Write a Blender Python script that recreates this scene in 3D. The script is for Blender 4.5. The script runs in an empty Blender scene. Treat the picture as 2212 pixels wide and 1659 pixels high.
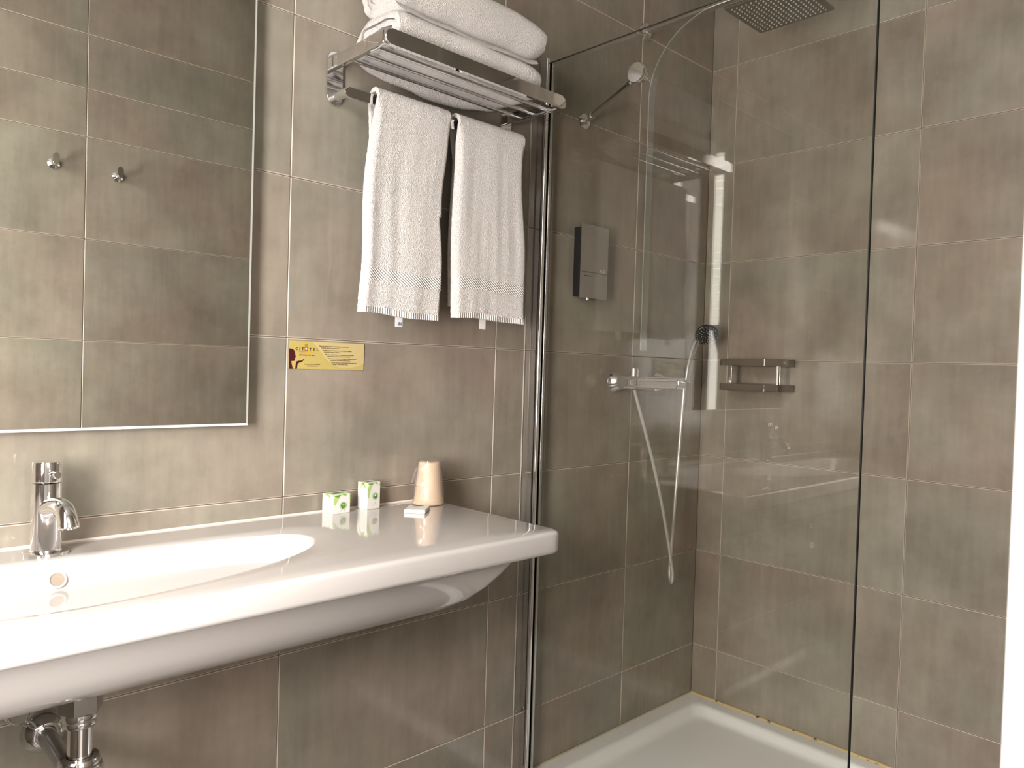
import bpy, bmesh, math, random
from mathutils import Vector, Matrix, noise
random.seed(7)
SC = bpy.context.scene
COL = SC.collection
PI = math.pi

# ------------------------------------------------------------------ camera
cam_d = bpy.data.cameras.new('camera')
cam = bpy.data.objects.new('camera', cam_d)
COL.objects.link(cam)
right = Vector((0.7240169, -0.68912143, 0.03018593))
down = Vector((0.00768506, -0.03570007, -0.999333))
fwd = Vector((0.68973943, 0.72376596, -0.02055151))
m3 = Matrix((right, -down, -fwd)).transposed()
cam.matrix_world = Matrix.Translation((-1.36537589, -1.50122547, 1.18892989)) @ m3.to_4x4()
cam_d.sensor_fit = 'HORIZONTAL'
cam_d.sensor_width = 36.0
cam_d.lens = 36.0 * 1640.32 / 2212.0
cam_d.clip_start = 0.02
cam_d.dof.use_dof = True
cam_d.dof.focus_distance = 1.75
cam_d.dof.aperture_fstop = 9.0
SC.camera = cam

# ------------------------------------------------------------------ world, lights, exposure
w = bpy.data.worlds.new('world'); SC.world = w; w.use_nodes = True
w.node_tree.nodes['Background'].inputs[0].default_value = (0.75, 0.86, 1.0, 1)
w.node_tree.nodes['Background'].inputs[1].default_value = 0.8
SC.view_settings.view_transform = 'Standard'
SC.view_settings.look = 'None'
SC.view_settings.exposure = 0.08
SC.view_settings.gamma = 1.0
SC.view_settings.use_curve_mapping = False
SC.cycles.max_bounces = 14
SC.cycles.glossy_bounces = 8
SC.cycles.transmission_bounces = 10
SC.cycles.transparent_max_bounces = 24
SC.cycles.caustics_reflective = False
SC.cycles.caustics_refractive = False
SC.cycles.sample_clamp_indirect = 6.0
SC.cycles.use_denoising = True

XL, XB, YF, ZC = -1.80, 1.0043, -1.41, 2.62     # left wall, right wall, front (door) wall, ceiling
XG = 0.150                                       # plane of the shower glass
WY0, WY1, WZ0, WZ1 = -1.15, -0.645, 0.86, 2.35     # window opening in the left wall
SHZ = 1.45                                       # lower edge of the roller shutter

def area(name, loc, direction, sx, sy, power, color):
    d = bpy.data.lights.new(name, 'AREA'); d.shape = 'RECTANGLE'
    d.size, d.size_y, d.energy, d.color = sx, sy, power, color
    o = bpy.data.objects.new(name, d); COL.objects.link(o)
    o.location = loc
    o.rotation_euler = Vector(direction).to_track_quat('-Z', 'Y').to_euler()
    return o
# daylight entering through the open lower part of the window
sun_in = area('window_daylight', (XL - 0.05, (WY0 + WY1) / 2, (WZ0 + SHZ) / 2), (1, 0.04, -0.48), WY1 - WY0 - 0.04, SHZ - WZ0 - 0.02, 40, (1.0, 0.93, 0.88))
sun_in.data.spread = math.radians(165)
# added fill light behind the open door, no window is built there
area('added_door_fill', (-1.30, -4.12, 1.55), (0, 1, 0), 1.3, 1.5, 65, (1.0, 0.93, 0.87))
# added warm fill under the ceiling of the room beyond the door
area('warm_room_fill', (-1.4, -2.7, 2.45), (0, 0.15, -1), 0.8, 0.8, 6, (1.0, 0.74, 0.5))

# ------------------------------------------------------------------ material helpers
def mat(name, color, rough=0.5, metal=0.0, spec=0.5, **kw):
    m = bpy.data.materials.new(name); m.use_nodes = True
    b = m.node_tree.nodes['Principled BSDF']
    b.inputs['Base Color'].default_value = (*color, 1)
    b.inputs['Roughness'].default_value = rough
    b.inputs['Metallic'].default_value = metal
    b.inputs['Specular IOR Level'].default_value = spec
    for k, v in kw.items():
        b.inputs[k.replace('_', ' ')].default_value = v
    return m

def N(m, typ, **kw):
    n = m.node_tree.nodes.new(typ)
    for k, v in kw.items():
        setattr(n, k, v)
    return n

def L(m, a, ao, b, bi):
    m.node_tree.links.new(a.outputs[ao], b.inputs[bi])

def bsdf(m): return m.node_tree.nodes['Principled BSDF']

def grain(m, scale, strength, dist=0.001, coord='Object', detail=3.0, stretch=None):
    tc = N(m, 'ShaderNodeTexCoord'); nz = N(m, 'ShaderNodeTexNoise'); bp = N(m, 'ShaderNodeBump')
    nz.inputs['Scale'].default_value = scale; nz.inputs['Detail'].default_value = detail
    bp.inputs['Strength'].default_value = strength; bp.inputs['Distance'].default_value = dist
    if stretch:
        mp = N(m, 'ShaderNodeMapping'); mp.inputs['Scale'].default_value = stretch
        L(m, tc, coord, mp, 'Vector'); L(m, mp, 'Vector', nz, 'Vector')
    else:
        L(m, tc, coord, nz, 'Vector')
    L(m, nz, 'Fac', bp, 'Height'); L(m, bp, 'Normal', bsdf(m), 'Normal')
    return m

def tile_material(name, dark, light, rough):
    """stoneware: cloudy warm / greenish patches, fine vertical drag marks, small tone shift from tile to tile"""
    m = mat(name, light, rough)
    tc = N(m, 'ShaderNodeTexCoord'); oi = N(m, 'ShaderNodeObjectInfo')
    ml = N(m, 'ShaderNodeMath', operation='MULTIPLY'); ml.inputs[1].default_value = 57.0
    L(m, oi, 'Random', ml, 0)
    ad = N(m, 'ShaderNodeVectorMath', operation='ADD'); L(m, tc, 'Object', ad, 0); L(m, ml, 0, ad, 1)
    n1 = N(m, 'ShaderNodeTexNoise'); n1.inputs['Scale'].default_value = 5.0; n1.inputs['Detail'].default_value = 6; n1.inputs['Roughness'].default_value = 0.62
    L(m, ad, 0, n1, 'Vector')
    mp = N(m, 'ShaderNodeMapping'); mp.inputs['Scale'].default_value = (34, 4, 34)
    L(m, ad, 0, mp, 'Vector')
    n2 = N(m, 'ShaderNodeTexNoise'); n2.inputs['Scale'].default_value = 1.6; n2.inputs['Detail'].default_value = 5
    L(m, mp, 'Vector', n2, 'Vector')
    n3 = N(m, 'ShaderNodeTexNoise'); n3.inputs['Scale'].default_value = 2.3; n3.inputs['Detail'].default_value = 2
    L(m, ad, 0, n3, 'Vector')
    mx = N(m, 'ShaderNodeMath', operation='MULTIPLY_ADD'); L(m, n2, 'Fac', mx, 0); mx.inputs[1].default_value = 0.30; L(m, n1, 'Fac', mx, 2)
    rp = N(m, 'ShaderNodeMapRange'); L(m, mx, 0, rp, 'Value')
    rp.inputs['From Min'].default_value = 0.42; rp.inputs['From Max'].default_value = 0.88
    c = N(m, 'ShaderNodeMix', data_type='RGBA'); c.inputs[6].default_value = (*dark, 1); c.inputs[7].default_value = (*light, 1)
    L(m, rp, 'Result', c, 0)
    # warm / green drift
    r3 = N(m, 'ShaderNodeMapRange'); L(m, n3, 'Fac', r3, 'Value'); r3.inputs['From Min'].default_value = 0.35; r3.inputs['From Max'].default_value = 0.65
    t = N(m, 'ShaderNodeMix', data_type='RGBA'); t.inputs[6].default_value = (1.05, 0.985, 0.95, 1); t.inputs[7].default_value = (0.95, 1.01, 0.97, 1)
    L(m, r3, 'Result', t, 0)
    mm = N(m, 'ShaderNodeMix', data_type='RGBA', blend_type='MULTIPLY'); mm.inputs[0].default_value = 1
    L(m, c, 2, mm, 6); L(m, t, 2, mm, 7)
    rr = N(m, 'ShaderNodeMapRange'); L(m, oi, 'Random', rr, 'Value'); rr.inputs['To Min'].default_value = 0.95; rr.inputs['To Max'].default_value = 1.05
    hs = N(m, 'ShaderNodeHueSaturation'); L(m, mm, 2, hs, 'Color'); L(m, rr, 'Result', hs, 'Value')
    L(m, hs, 'Color', bsdf(m), 'Base Color')
    ro = N(m, 'ShaderNodeMapRange'); L(m, n1, 'Fac', ro, 'Value'); ro.inputs['To Min'].default_value = rough - 0.03; ro.inputs['To Max'].default_value = rough + 0.05
    L(m, ro, 'Result', bsdf(m), 'Roughness')
    bp = N(m, 'ShaderNodeBump'); bp.inputs['Strength'].default_value = 0.02; bp.inputs['Distance'].default_value = 0.0006
    L(m, n2, 'Fac', bp, 'Height'); L(m, bp, 'Normal', bsdf(m), 'Normal')
    return m

def thin_glass(name, tint, rough=0.0, ior=1.5, extra=0.0, haze=0.0):
    """clear pane: Fresnel mix of a tinted see-through and a mirror-like reflection"""
    m = bpy.data.materials.new(name); m.use_nodes = True
    nt = m.node_tree; nt.nodes.clear()
    out = N(m, 'ShaderNodeOutputMaterial'); mix = N(m, 'ShaderNodeMixShader')
    tr = N(m, 'ShaderNodeBsdfTransparent'); gl = N(m, 'ShaderNodeBsdfGlossy'); lw = N(m, 'ShaderNodeLayerWeight')
    tr.inputs[0].default_value = (*tint, 1); gl.inputs['Roughness'].default_value = rough; lw.inputs[0].default_value = 0.5
    f0 = ((ior - 1) / (ior + 1)) ** 2
    pw = N(m, 'ShaderNodeMath', operation='POWER'); L(m, lw, 'Facing', pw, 0); pw.inputs[1].default_value = 5.0
    ma = N(m, 'ShaderNodeMath', operation='MULTIPLY_ADD'); L(m, pw, 0, ma, 0); ma.inputs[1].default_value = 1 - f0; ma.inputs[2].default_value = f0 + extra
    L(m, ma, 0, mix, 0)
    L(m, tr, 0, mix, 1); L(m, gl, 0, mix, 2)
    if haze:
        df = N(m, 'ShaderNodeBsdfTranslucent'); d2 = N(m, 'ShaderNodeBsdfDiffuse'); h1 = N(m, 'ShaderNodeMixShader'); h2 = N(m, 'ShaderNodeMixShader')
        for n_ in (df, d2): n_.inputs[0].default_value = (0.9, 0.9, 0.9, 1)
        h1.inputs[0].default_value = 0.4; L(m, d2, 0, h1, 1); L(m, df, 0, h1, 2)
        h2.inputs[0].default_value = haze; L(m, mix, 0, h2, 1); L(m, h1, 0, h2, 2); L(m, h2, 0, out, 0)
    else:
        L(m, mix, 0, out, 0)
    return m

M = {}
M['tile'] = tile_material('grey_brown_stoneware', (0.225, 0.194, 0.163), (0.36, 0.318, 0.273), 0.10)
M['tile_edge'] = mat('pale_tile_edge', (0.60, 0.53, 0.45), 0.3)
M['grout'] = grain(mat('taupe_grout', (0.17, 0.135, 0.105), 0.9), 300, 0.3)
M['plaster'] = grain(mat('white_plaster', (0.78, 0.76, 0.73), 0.85), 60, 0.08)
M['floor'] = grain(mat('dark_grey_floor_tile', (0.12, 0.105, 0.095), 0.35), 9, 0.05)
M['wood'] = mat('orange_brown_wood', (0.38, 0.17, 0.07), 0.4)
M['white_paint'] = mat('white_gloss_paint', (0.86, 0.83, 0.80), 0.35)
M['ceramic'] = mat('white_glazed_ceramic', (0.57, 0.546, 0.532), 0.06, spec=0.55, Coat_Weight=0.4, Coat_Roughness=0.03)
M['acrylic'] = grain(mat('white_shower_acrylic', (0.93, 0.95, 0.95), 0.18), 200, 0.02)
M['chrome'] = mat('polished_chrome', (0.86, 0.86, 0.87), 0.06, 1.0)
M['chrome_soft'] = mat('satin_chrome', (0.62, 0.62, 0.62), 0.22, 1.0)
M['steel_grey'] = mat('brushed_grey_plate', (0.50, 0.50, 0.49), 0.22, 0.85)
M['mirror'] = mat('silvered_mirror', (0.86, 0.87, 0.83), 0.0, 1.0)
M['mirror_edge'] = mat('ground_mirror_edge', (0.75, 0.78, 0.74), 0.25)
M['black'] = mat('black_plastic', (0.012, 0.012, 0.013), 0.35)
M['dark_rubber'] = mat('dark_rubber', (0.02, 0.02, 0.02), 0.6)
M['silver_dot'] = mat('pale_nozzle', (0.6, 0.6, 0.58), 0.4)
M['glass'] = thin_glass('clear_shower_glass', (0.945, 0.945, 0.930))
M['glass_edge'] = mat('dark_glass_edge', (0.006, 0.008, 0.008), 0.5, spec=0.2)
M['strip'] = thin_glass('pale_green_clear_strip', (0.88, 0.90, 0.89), 0.25, 1.5, 0.12)
M['strip_line'] = mat('bright_strip_edge', (0.58, 0.56, 0.52), 0.3)
M['film'] = thin_glass('crinkled_clear_film', (0.97, 0.97, 0.97), 0.16, 1.5, 0.12, 0.10)
M['cup'] = mat('peach_plastic', (0.86, 0.63, 0.44), 0.45, Subsurface_Weight=0.15)
M['card'] = grain(mat('white_card', (0.83, 0.81, 0.77), 0.5), 400, 0.03)
M['leaf'] = mat('leaf_green_print', (0.22, 0.50, 0.07), 0.5)
M['leaf_light'] = mat('pale_green_print', (0.47, 0.66, 0.20), 0.5)
M['leaf_dark'] = mat('dark_green_print', (0.05, 0.25, 0.05), 0.5)
M['grey_print'] = mat('grey_green_print', (0.45, 0.50, 0.38), 0.5)
M['yellow'] = mat('mustard_yellow_sign', (0.50, 0.40, 0.13), 0.35)
M['yellow_light'] = mat('pale_yellow_sign', (0.56, 0.46, 0.22), 0.35)
M['maroon'] = mat('maroon_print', (0.065, 0.006, 0.010), 0.4)
M['ink'] = mat('brown_ink', (0.06, 0.04, 0.015), 0.5)
M['olive'] = mat('olive_print', (0.36, 0.27, 0.01), 0.4)
M['orange'] = mat('orange_red_print', (0.70, 0.20, 0.03), 0.4)
M['purple'] = mat('violet_print', (0.09, 0.05, 0.10), 0.4)
M['amber'] = mat('amber_print', (0.85, 0.42, 0.01), 0.4)
M['blue_ink'] = mat('blue_ink', (0.03, 0.10, 0.35), 0.5)
M['tag'] = mat('white_satin_label', (0.80, 0.79, 0.78), 0.5)
M['hose'] = grain(mat('silver_shower_hose', (0.78, 0.77, 0.74), 0.28, 0.6), 900, 0.2)
M['pvc'] = mat('pale_grey_trim', (0.48, 0.43, 0.38), 0.4)
M['shutter'] = mat('glowing_grey_shutter', (0.62, 0.62, 0.60), 0.5, Emission_Color=(1, 0.95, 0.88, 1), Emission_Strength=12.0)  # slat glow stands for daylight coming through the closed shutter
M['daylight'] = mat('daylight_slot', (1, 1, 1), 0.5, Emission_Color=(1, 0.97, 0.92, 1), Emission_Strength=150.0)
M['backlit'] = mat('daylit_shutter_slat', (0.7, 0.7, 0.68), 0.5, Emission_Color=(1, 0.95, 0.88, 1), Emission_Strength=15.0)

def terry():
    m = mat('white_terry', (0.80, 0.76, 0.74), 0.95, spec=0.1, Sheen_Weight=0.35, Sheen_Roughness=0.5)
    tc = N(m, 'ShaderNodeTexCoord')
    v = N(m, 'ShaderNodeTexVoronoi'); v.inputs['Scale'].default_value = 520
    n = N(m, 'ShaderNodeTexNoise'); n.inputs['Scale'].default_value = 150; n.inputs['Detail'].default_value = 4
    L(m, tc, 'Object', v, 'Vector'); L(m, tc, 'Object', n, 'Vector')
    a = N(m, 'ShaderNodeMath', operation='MULTIPLY_ADD'); L(m, n, 'Fac', a, 0); a.inputs[1].default_value = 0.9; L(m, v, 'Distance', a, 2)
    b = N(m, 'ShaderNodeBump'); b.inputs['Strength'].default_value = 1.0; b.inputs['Distance'].default_value = 0.0022
    L(m, a, 0, b, 'Height'); L(m, b, 'Normal', bsdf(m), 'Normal')
    return m
M['terry'] = terry()

def weave(name, rot, scale, strength):
    m = mat(name, (0.80, 0.765, 0.745), 0.85, spec=0.15)
    tc = N(m, 'ShaderNodeTexCoord'); mp = N(m, 'ShaderNodeMapping'); mp.inputs['Rotation'].default_value = (0, rot, 0)
    wv = N(m, 'ShaderNodeTexWave'); wv.inputs['Scale'].default_value = scale; wv.bands_direction = 'X'
    bp = N(m, 'ShaderNodeBump'); bp.inputs['Strength'].default_value = strength; bp.inputs['Distance'].default_value = 0.002
    L(m, tc, 'Object', mp, 'Vector'); L(m, mp, 'Vector', wv, 'Vector'); L(m, wv, 'Fac', bp, 'Height'); L(m, bp, 'Normal', bsdf(m), 'Normal')
    return m
M['band'] = weave('diagonal_woven_band', 0.9, 62, 0.9)
M['hem'] = weave('ribbed_hem', 0.0, 52, 0.8)

def moldy():
    m = mat('yellowed_silicone', (0.62, 0.47, 0.20), 0.5)
    tc = N(m, 'ShaderNodeTexCoord'); n = N(m, 'ShaderNodeTexNoise'); n.inputs['Scale'].default_value = 45; n.inputs['Detail'].default_value = 6
    L(m, tc, 'Object', n, 'Vector')
    r = N(m, 'ShaderNodeValToRGB'); r.color_ramp.elements[0].position = 0.36; r.color_ramp.elements[0].color = (0.03, 0.022, 0.015, 1)
    r.color_ramp.elements[1].position = 0.43; r.color_ramp.elements[1].color = (0.66, 0.50, 0.22, 1)
    L(m, n, 'Fac', r, 'Fac'); L(m, r, 'Color', bsdf(m), 'Base Color')
    return m
M['mold'] = moldy()
M['bead'] = mat('cream_silicone', (0.60, 0.55, 0.42), 0.5)

# ------------------------------------------------------------------ mesh helpers
def link(name, me, parent=None):
    o = bpy.data.objects.new(name, me); COL.objects.link(o)
    if parent is not None: o.parent = parent
    return o

def obj(name, bm, m, parent=None, smooth=True, angle=40):
    me = bpy.data.meshes.new(name)
    bmesh.ops.recalc_face_normals(bm, faces=bm.faces)
    bm.to_mesh(me); bm.free()
    for x in (m if isinstance(m, (list, tuple)) else [m]): me.materials.append(x)
    if smooth:
        for p in me.polygons: p.use_smooth = True
        me.set_sharp_from_angle(angle=math.radians(angle))
        if len(me.polygons) < 1600: weighted(me, math.cos(math.radians(angle)))
    return link(name, me, parent)

def weighted(me, cosa):
    """area-weighted corner normals, so that bevelled flat bars stay flat in their reflections"""
    fn = [p.normal.copy() for p in me.polygons]; fa = [p.area for p in me.polygons]
    vf = [[] for _ in me.vertices]
    for p in me.polygons:
        for v in p.vertices: vf[v].append(p.index)
    out = [None] * len(me.loops)
    for p in me.polygons:
        n0 = fn[p.index]
        for li in p.loop_indices:
            acc = Vector((0, 0, 0))
            for q in vf[me.loops[li].vertex_index]:
                if n0.dot(fn[q]) >= cosa: acc += fn[q] * fa[q]
            out[li] = acc.normalized() if acc.length > 1e-12 else n0
    me.normals_split_custom_set(out)

def thing(name, label, cat, loc=(0, 0, 0), rz=0.0, group=None):
    o = bpy.data.objects.new(name, None); COL.objects.link(o)
    o.location = loc; o.rotation_euler = (0, 0, rz); o.empty_display_size = 0.05
    return tag(o, label, cat, group)

def tag(o, label, cat, group=None):
    o['label'] = label; o['category'] = cat
    if group: o['group'] = group
    return o

def struct(name, bm, m, parent=None):
    o = obj(name, bm, m, parent, smooth=False); o['kind'] = 'structure'; return o

def box(bm, a, b, bev=0.0, seg=2, mi=0):
    r = bmesh.ops.create_cube(bm, size=1)
    vs = r['verts']; a = Vector(a); b = Vector(b); c = (a + b) / 2; d = b - a
    for v in vs: v.co = Vector((v.co.x * d.x, v.co.y * d.y, v.co.z * d.z)) + c
    fs = {f for v in vs for f in v.link_faces}
    for f in fs: f.material_index = mi
    if bev > 0:
        es = list({e for v in vs for e in v.link_edges})
        bmesh.ops.bevel(bm, geom=es, offset=bev, segments=seg, affect='EDGES', profile=0.5)

def frame_of(d):
    d = d.normalized(); a = Vector((0, 0, 1)) if abs(d.z) < 0.9 else Vector((1, 0, 0))
    x = a.cross(d).normalized(); return x, d.cross(x)

def tube(bm, pts, r, n=14, caps=True, mi=0):
    """round tube along a polyline; r is a number or one per point"""
    pts = [Vector(p) for p in pts]; k = len(pts)
    rs = r if isinstance(r, (list, tuple)) else [r] * k
    prev = None; rings = []
    for i, p in enumerate(pts):
        d = (pts[min(i + 1, k - 1)] - pts[max(i - 1, 0)])
        if prev is None: x, y = frame_of(d)
        else:
            dn = d.normalized(); x = (prev - dn * prev.dot(dn)).normalized(); y = dn.cross(x)
        prev = x
        rings.append([bm.verts.new(p + (x * math.cos(2 * PI * j / n) + y * math.sin(2 * PI * j / n)) * rs[i]) for j in range(n)])
    for a, b in zip(rings, rings[1:]):
        for j in range(n):
            f = bm.faces.new((a[j], a[(j + 1) % n], b[(j + 1) % n], b[j])); f.material_index = mi
    if caps:
        bm.faces.new(rings[0][::-1]).material_index = mi; bm.faces.new(rings[-1]).material_index = mi

def lathe(bm, prof, origin=(0, 0, 0), axis=(0, 0, 1), n=40, mi=0):
    """profile of (radius, height) turned about the axis"""
    o = Vector(origin); ax = Vector(axis).normalized(); x, y = frame_of(ax); rings = []
    for r, h in prof:
        c = o + ax * h
        rings.append([c] if r <= 1e-6 else [bm.verts.new(c + (x * math.cos(2 * PI * j / n) + y * math.sin(2 * PI * j / n)) * r) for j in range(n)])
    for i, rg in enumerate(rings):
        if len(rg) == 1: rings[i] = [bm.verts.new(rg[0])]
    for a, b in zip(rings, rings[1:]):
        for j in range(n):
            q = (j + 1) % n
            if len(a) == 1 and len(b) > 1: f = bm.faces.new((a[0], b[q], b[j]))
            elif len(b) == 1 and len(a) > 1: f = bm.faces.new((a[j], a[q], b[0]))
            elif len(a) > 1: f = bm.faces.new((a[j], a[q], b[q], b[j]))
            else: continue
            f.material_index = mi

def prism(bm, poly, origin, u, v, depth, bev=0.0, mi=0):
    """closed 2-D outline in (u, v), extruded along u x v by depth"""
    o, u, v = Vector(origin), Vector(u), Vector(v); nrm = u.cross(v)
    a = [bm.verts.new(o + u * p + v * q) for p, q in poly]
    b = [bm.verts.new(o + u * p + v * q + nrm * depth) for p, q in poly]
    k = len(poly); fs = [bm.faces.new(a[::-1]), bm.faces.new(b)]
    for i in range(k): fs.append(bm.faces.new((a[i], a[(i + 1) % k], b[(i + 1) % k], b[i])))
    for f in fs: f.material_index = mi
    if bev > 0:
        es = [e for e in fs[1].edges]
        bmesh.ops.bevel(bm, geom=es, offset=bev, segments=2, affect='EDGES', profile=0.5)

def rrect(x0, y0, x1, y1, r, k=6):
    P = []
    for cx, cy, s in ((x1 - r, y1 - r, 0), (x0 + r, y1 - r, 1), (x0 + r, y0 + r, 2), (x1 - r, y0 + r, 3)):
        for i in range(k + 1):
            t = PI / 2 * (s + i / k); P.append((cx + r * math.cos(t), cy + r * math.sin(t)))
    return P

X, Y, Z = Vector((1, 0, 0)), Vector((0, 1, 0)), Vector((0, 0, 1))

# ------------------------------------------------------------------ tiled walls
TM = {}
def tile_mesh(wd, h):
    k = (round(wd, 4), round(h, 4))
    if k in TM: return TM[k]
    me = bpy.data.meshes.new('tile'); a, b, i = wd / 2, h / 2, 0.0014
    vs = []
    for s, z in ((0, -0.006), (0, -0.0009), (i, 0.0)):
        vs += [(-a + s, -b + s, z), (a - s, -b + s, z), (a - s, b - s, z), (-a + s, b - s, z)]
    fs = []
    for r in (0, 4):
        for j in range(4): fs.append((r + j, r + (j + 1) % 4, r + 4 + (j + 1) % 4, r + 4 + j))
    fs.append((8, 9, 10, 11))
    me.from_pydata(vs, [], fs)
    me.materials.append(M['tile']); me.materials.append(M['tile_edge'])
    for p in me.polygons: p.material_index = 1
    me.polygons[-1].material_index = 0
    TM[k] = me
    return me

def lay(wall, origin, u, n, ul, zl, hole=None):
    """tiles between the joint lines ul (along u) and zl (heights); every tile its own object"""
    g = 0.0021; u, n = Vector(u), Vector(n)
    if hole:
        ul = sorted(set(ul) | {hole[0], hole[1]}); zl = sorted(set(zl) | {hole[2], hole[3]})
    for a, b in zip(ul, ul[1:]):
        for c, d in zip(zl, zl[1:]):
            if b - a < 0.012 or d - c < 0.012: continue
            if hole and a >= hole[0] - 1e-6 and b <= hole[1] + 1e-6 and c >= hole[2] - 1e-6 and d <= hole[3] + 1e-6: continue
            o = link('tile', tile_mesh(b - a - g, d - c - g), wall)
            ctr = Vector(origin) + u * ((a + b) / 2) + Z * ((c + d) / 2)
            tilt = Matrix.Rotation(random.uniform(-0.0016, 0.0016), 4, 'X') @ Matrix.Rotation(random.uniform(-0.0014, 0.0014), 4, 'Y')
            o.matrix_world = Matrix.Translation(ctr + n * random.uniform(-0.0003, 0.0003)) @ Matrix((u, Z, n)).transposed().to_4x4() @ tilt

H = 0.3402
ROWS = [0.0] + [1.24 + H * k for k in range(-3, 5)]
ROWS[-1] = ZC
D = 0.0026
bm = bmesh.new(); box(bm, (XL - 0.15, D, -0.1), (XB + 0.15, 0.12, ZC + 0.1)); wall_back = struct('wall_back', bm, M['grout'])
lay(wall_back, (0, 0, 0), (1, 0, 0), (0, -1, 0), [XL, -1.2, -0.6, 0.0, 0.5941, XB], ROWS)
bm = bmesh.new(); box(bm, (XB + D, YF - 0.2, -0.1), (XB + 0.12, D, ZC + 0.1)); wall_right = struct('wall_right', bm, M['grout'])
lay(wall_right, (XB, 0, 0), (0, -1, 0), (-1, 0, 0), [0.0, 0.1004, 0.7004, 1.3004, -YF], ROWS)
# left wall around the window
bm = bmesh.new()
for a, b in (((XL - 0.12, YF - 0.2, -0.1), (XL - D, 0.12, WZ0)), ((XL - 0.12, YF - 0.2, WZ1), (XL - D, 0.12, ZC + 0.1)),
             ((XL - 0.12, YF - 0.2, WZ0), (XL - D, WY0, WZ1)), ((XL - 0.12, WY1, WZ0), (XL - D, 0.12, WZ1))):
    box(bm, a, b)
wall_left = struct('wall_left', bm, M['grout'])
lay(wall_left, (XL, 0, 0), (0, 1, 0), (1, 0, 0), [YF, -1.3, -0.7, -0.1, 0.0], ROWS, (WY0, WY1, WZ0, WZ1))
# front wall with the doorway the camera stands in
DX0, DX1, DZ = -1.72, -0.915, 2.08
bm = bmesh.new()
for a, b in (((XL - 0.12, YF - 0.14, -0.1), (DX0, YF - D, ZC + 0.1)), ((DX1, YF - 0.14, -0.1), (XB + 0.12, YF - D, ZC + 0.1)),
             ((DX0, YF - 0.14, DZ), (DX1, YF - D, ZC + 0.1))):
    box(bm, a, b)
wall_front = struct('wall_front', bm, M['grout'])
lay(wall_front, (0, YF, 0), (-1, 0, 0), (0, 1, 0), [-XB, -0.55, 0.05, 0.65, 1.25, 1.85, -XL], ROWS, (-DX1, -DX0, 0.0, DZ))
bm = bmesh.new(); box(bm, (XL - 0.15, -4.3, -0.12), (XB + 0.15, 0.12, 0.0)); struct('floor', bm, M['floor'])
bm = bmesh.new(); box(bm, (XL - 0.15, -1.53, ZC), (XB + 0.15, 0.12, ZC + 0.12)); struct('ceiling', bm, mat('grey_ceiling_paint', (0.45, 0.43, 0.40), 0.8))
# white lining of the doorway
bm = bmesh.new()
box(bm, (DX1 - 0.03, YF - 0.16, 0), (DX1, YF + 0.004, DZ), 0.002); box(bm, (DX0, YF - 0.16, 0), (DX0 + 0.03, YF + 0.004, DZ), 0.002)
box(bm, (DX0, YF - 0.16, DZ - 0.03), (DX1, YF + 0.004, DZ), 0.002)
struct('door_1', bm, M['white_paint'])
# room beyond the door (behind the camera)
bm = bmesh.new()
box(bm, (-3.1, -4.2, -0.1), (-3.0, -1.53, 2.6)); box(bm, (0.4, -4.2, -0.1), (0.5, -1.53, 2.6)); box(bm, (-3.1, -4.3, -0.1), (0.5, -4.2, 2.6)); box(bm, (-3.1, -4.3, 2.52), (0.5, -1.53, 2.6))
box(bm, (-3.1, -1.53, -0.1), (XL - 0.12, -1.5, 2.6))
struct('wall_beyond', bm, M['plaster'])

bm = bmesh.new(); box(bm, (-0.35, -4.19, 0.0), (0.35, -4.15, 2.05), 0.003); struct('door_2', bm, M['wood'])
# window: reveal, sill and frame, roller shutter half down
bm = bmesh.new()
box(bm, (XL - 0.11, WY0, WZ0), (XL + 0.02, WY1, WZ0 + 0.02), 0.003)
for a, b in ((WY0, WY0 + 0.02), (WY1 - 0.02, WY1)): box(bm, (XL - 0.10, a, WZ0 + 0.02), (XL + 0.004, b, WZ1), 0.002)
box(bm, (XL - 0.10, WY0, WZ1 - 0.02), (XL + 0.004, WY1, WZ1), 0.002)
win = struct('window_1', bm, M['white_paint'])
z = SHZ; k = 0
holes = bmesh.new()
while z < WZ1 - 0.03:
    bm = bmesh.new(); box(bm, (XL - 0.075, WY0 + 0.021, z + 0.001), (XL - 0.063, WY1 - 0.021, z + 0.041), 0.003)
    s = obj('shutter_slat', bm, M['backlit' if z < 1.82 else 'shutter'], win)
    if z > 1.82:
        for i in range(9):
            y = WY0 + 0.06 + i * 0.06 + (0.03 if k % 2 else 0)
            if y < WY1 - 0.04:
                lathe(holes, [(0.0, 0.0), (0.009, 0.0)], (XL - 0.0625, y, z + 0.002), (1, 0, 0), 8)
    z += 0.042; k += 1
ho = obj('daylight_slot', holes, M['daylight'], win); ho['kind'] = 'stuff'

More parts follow.
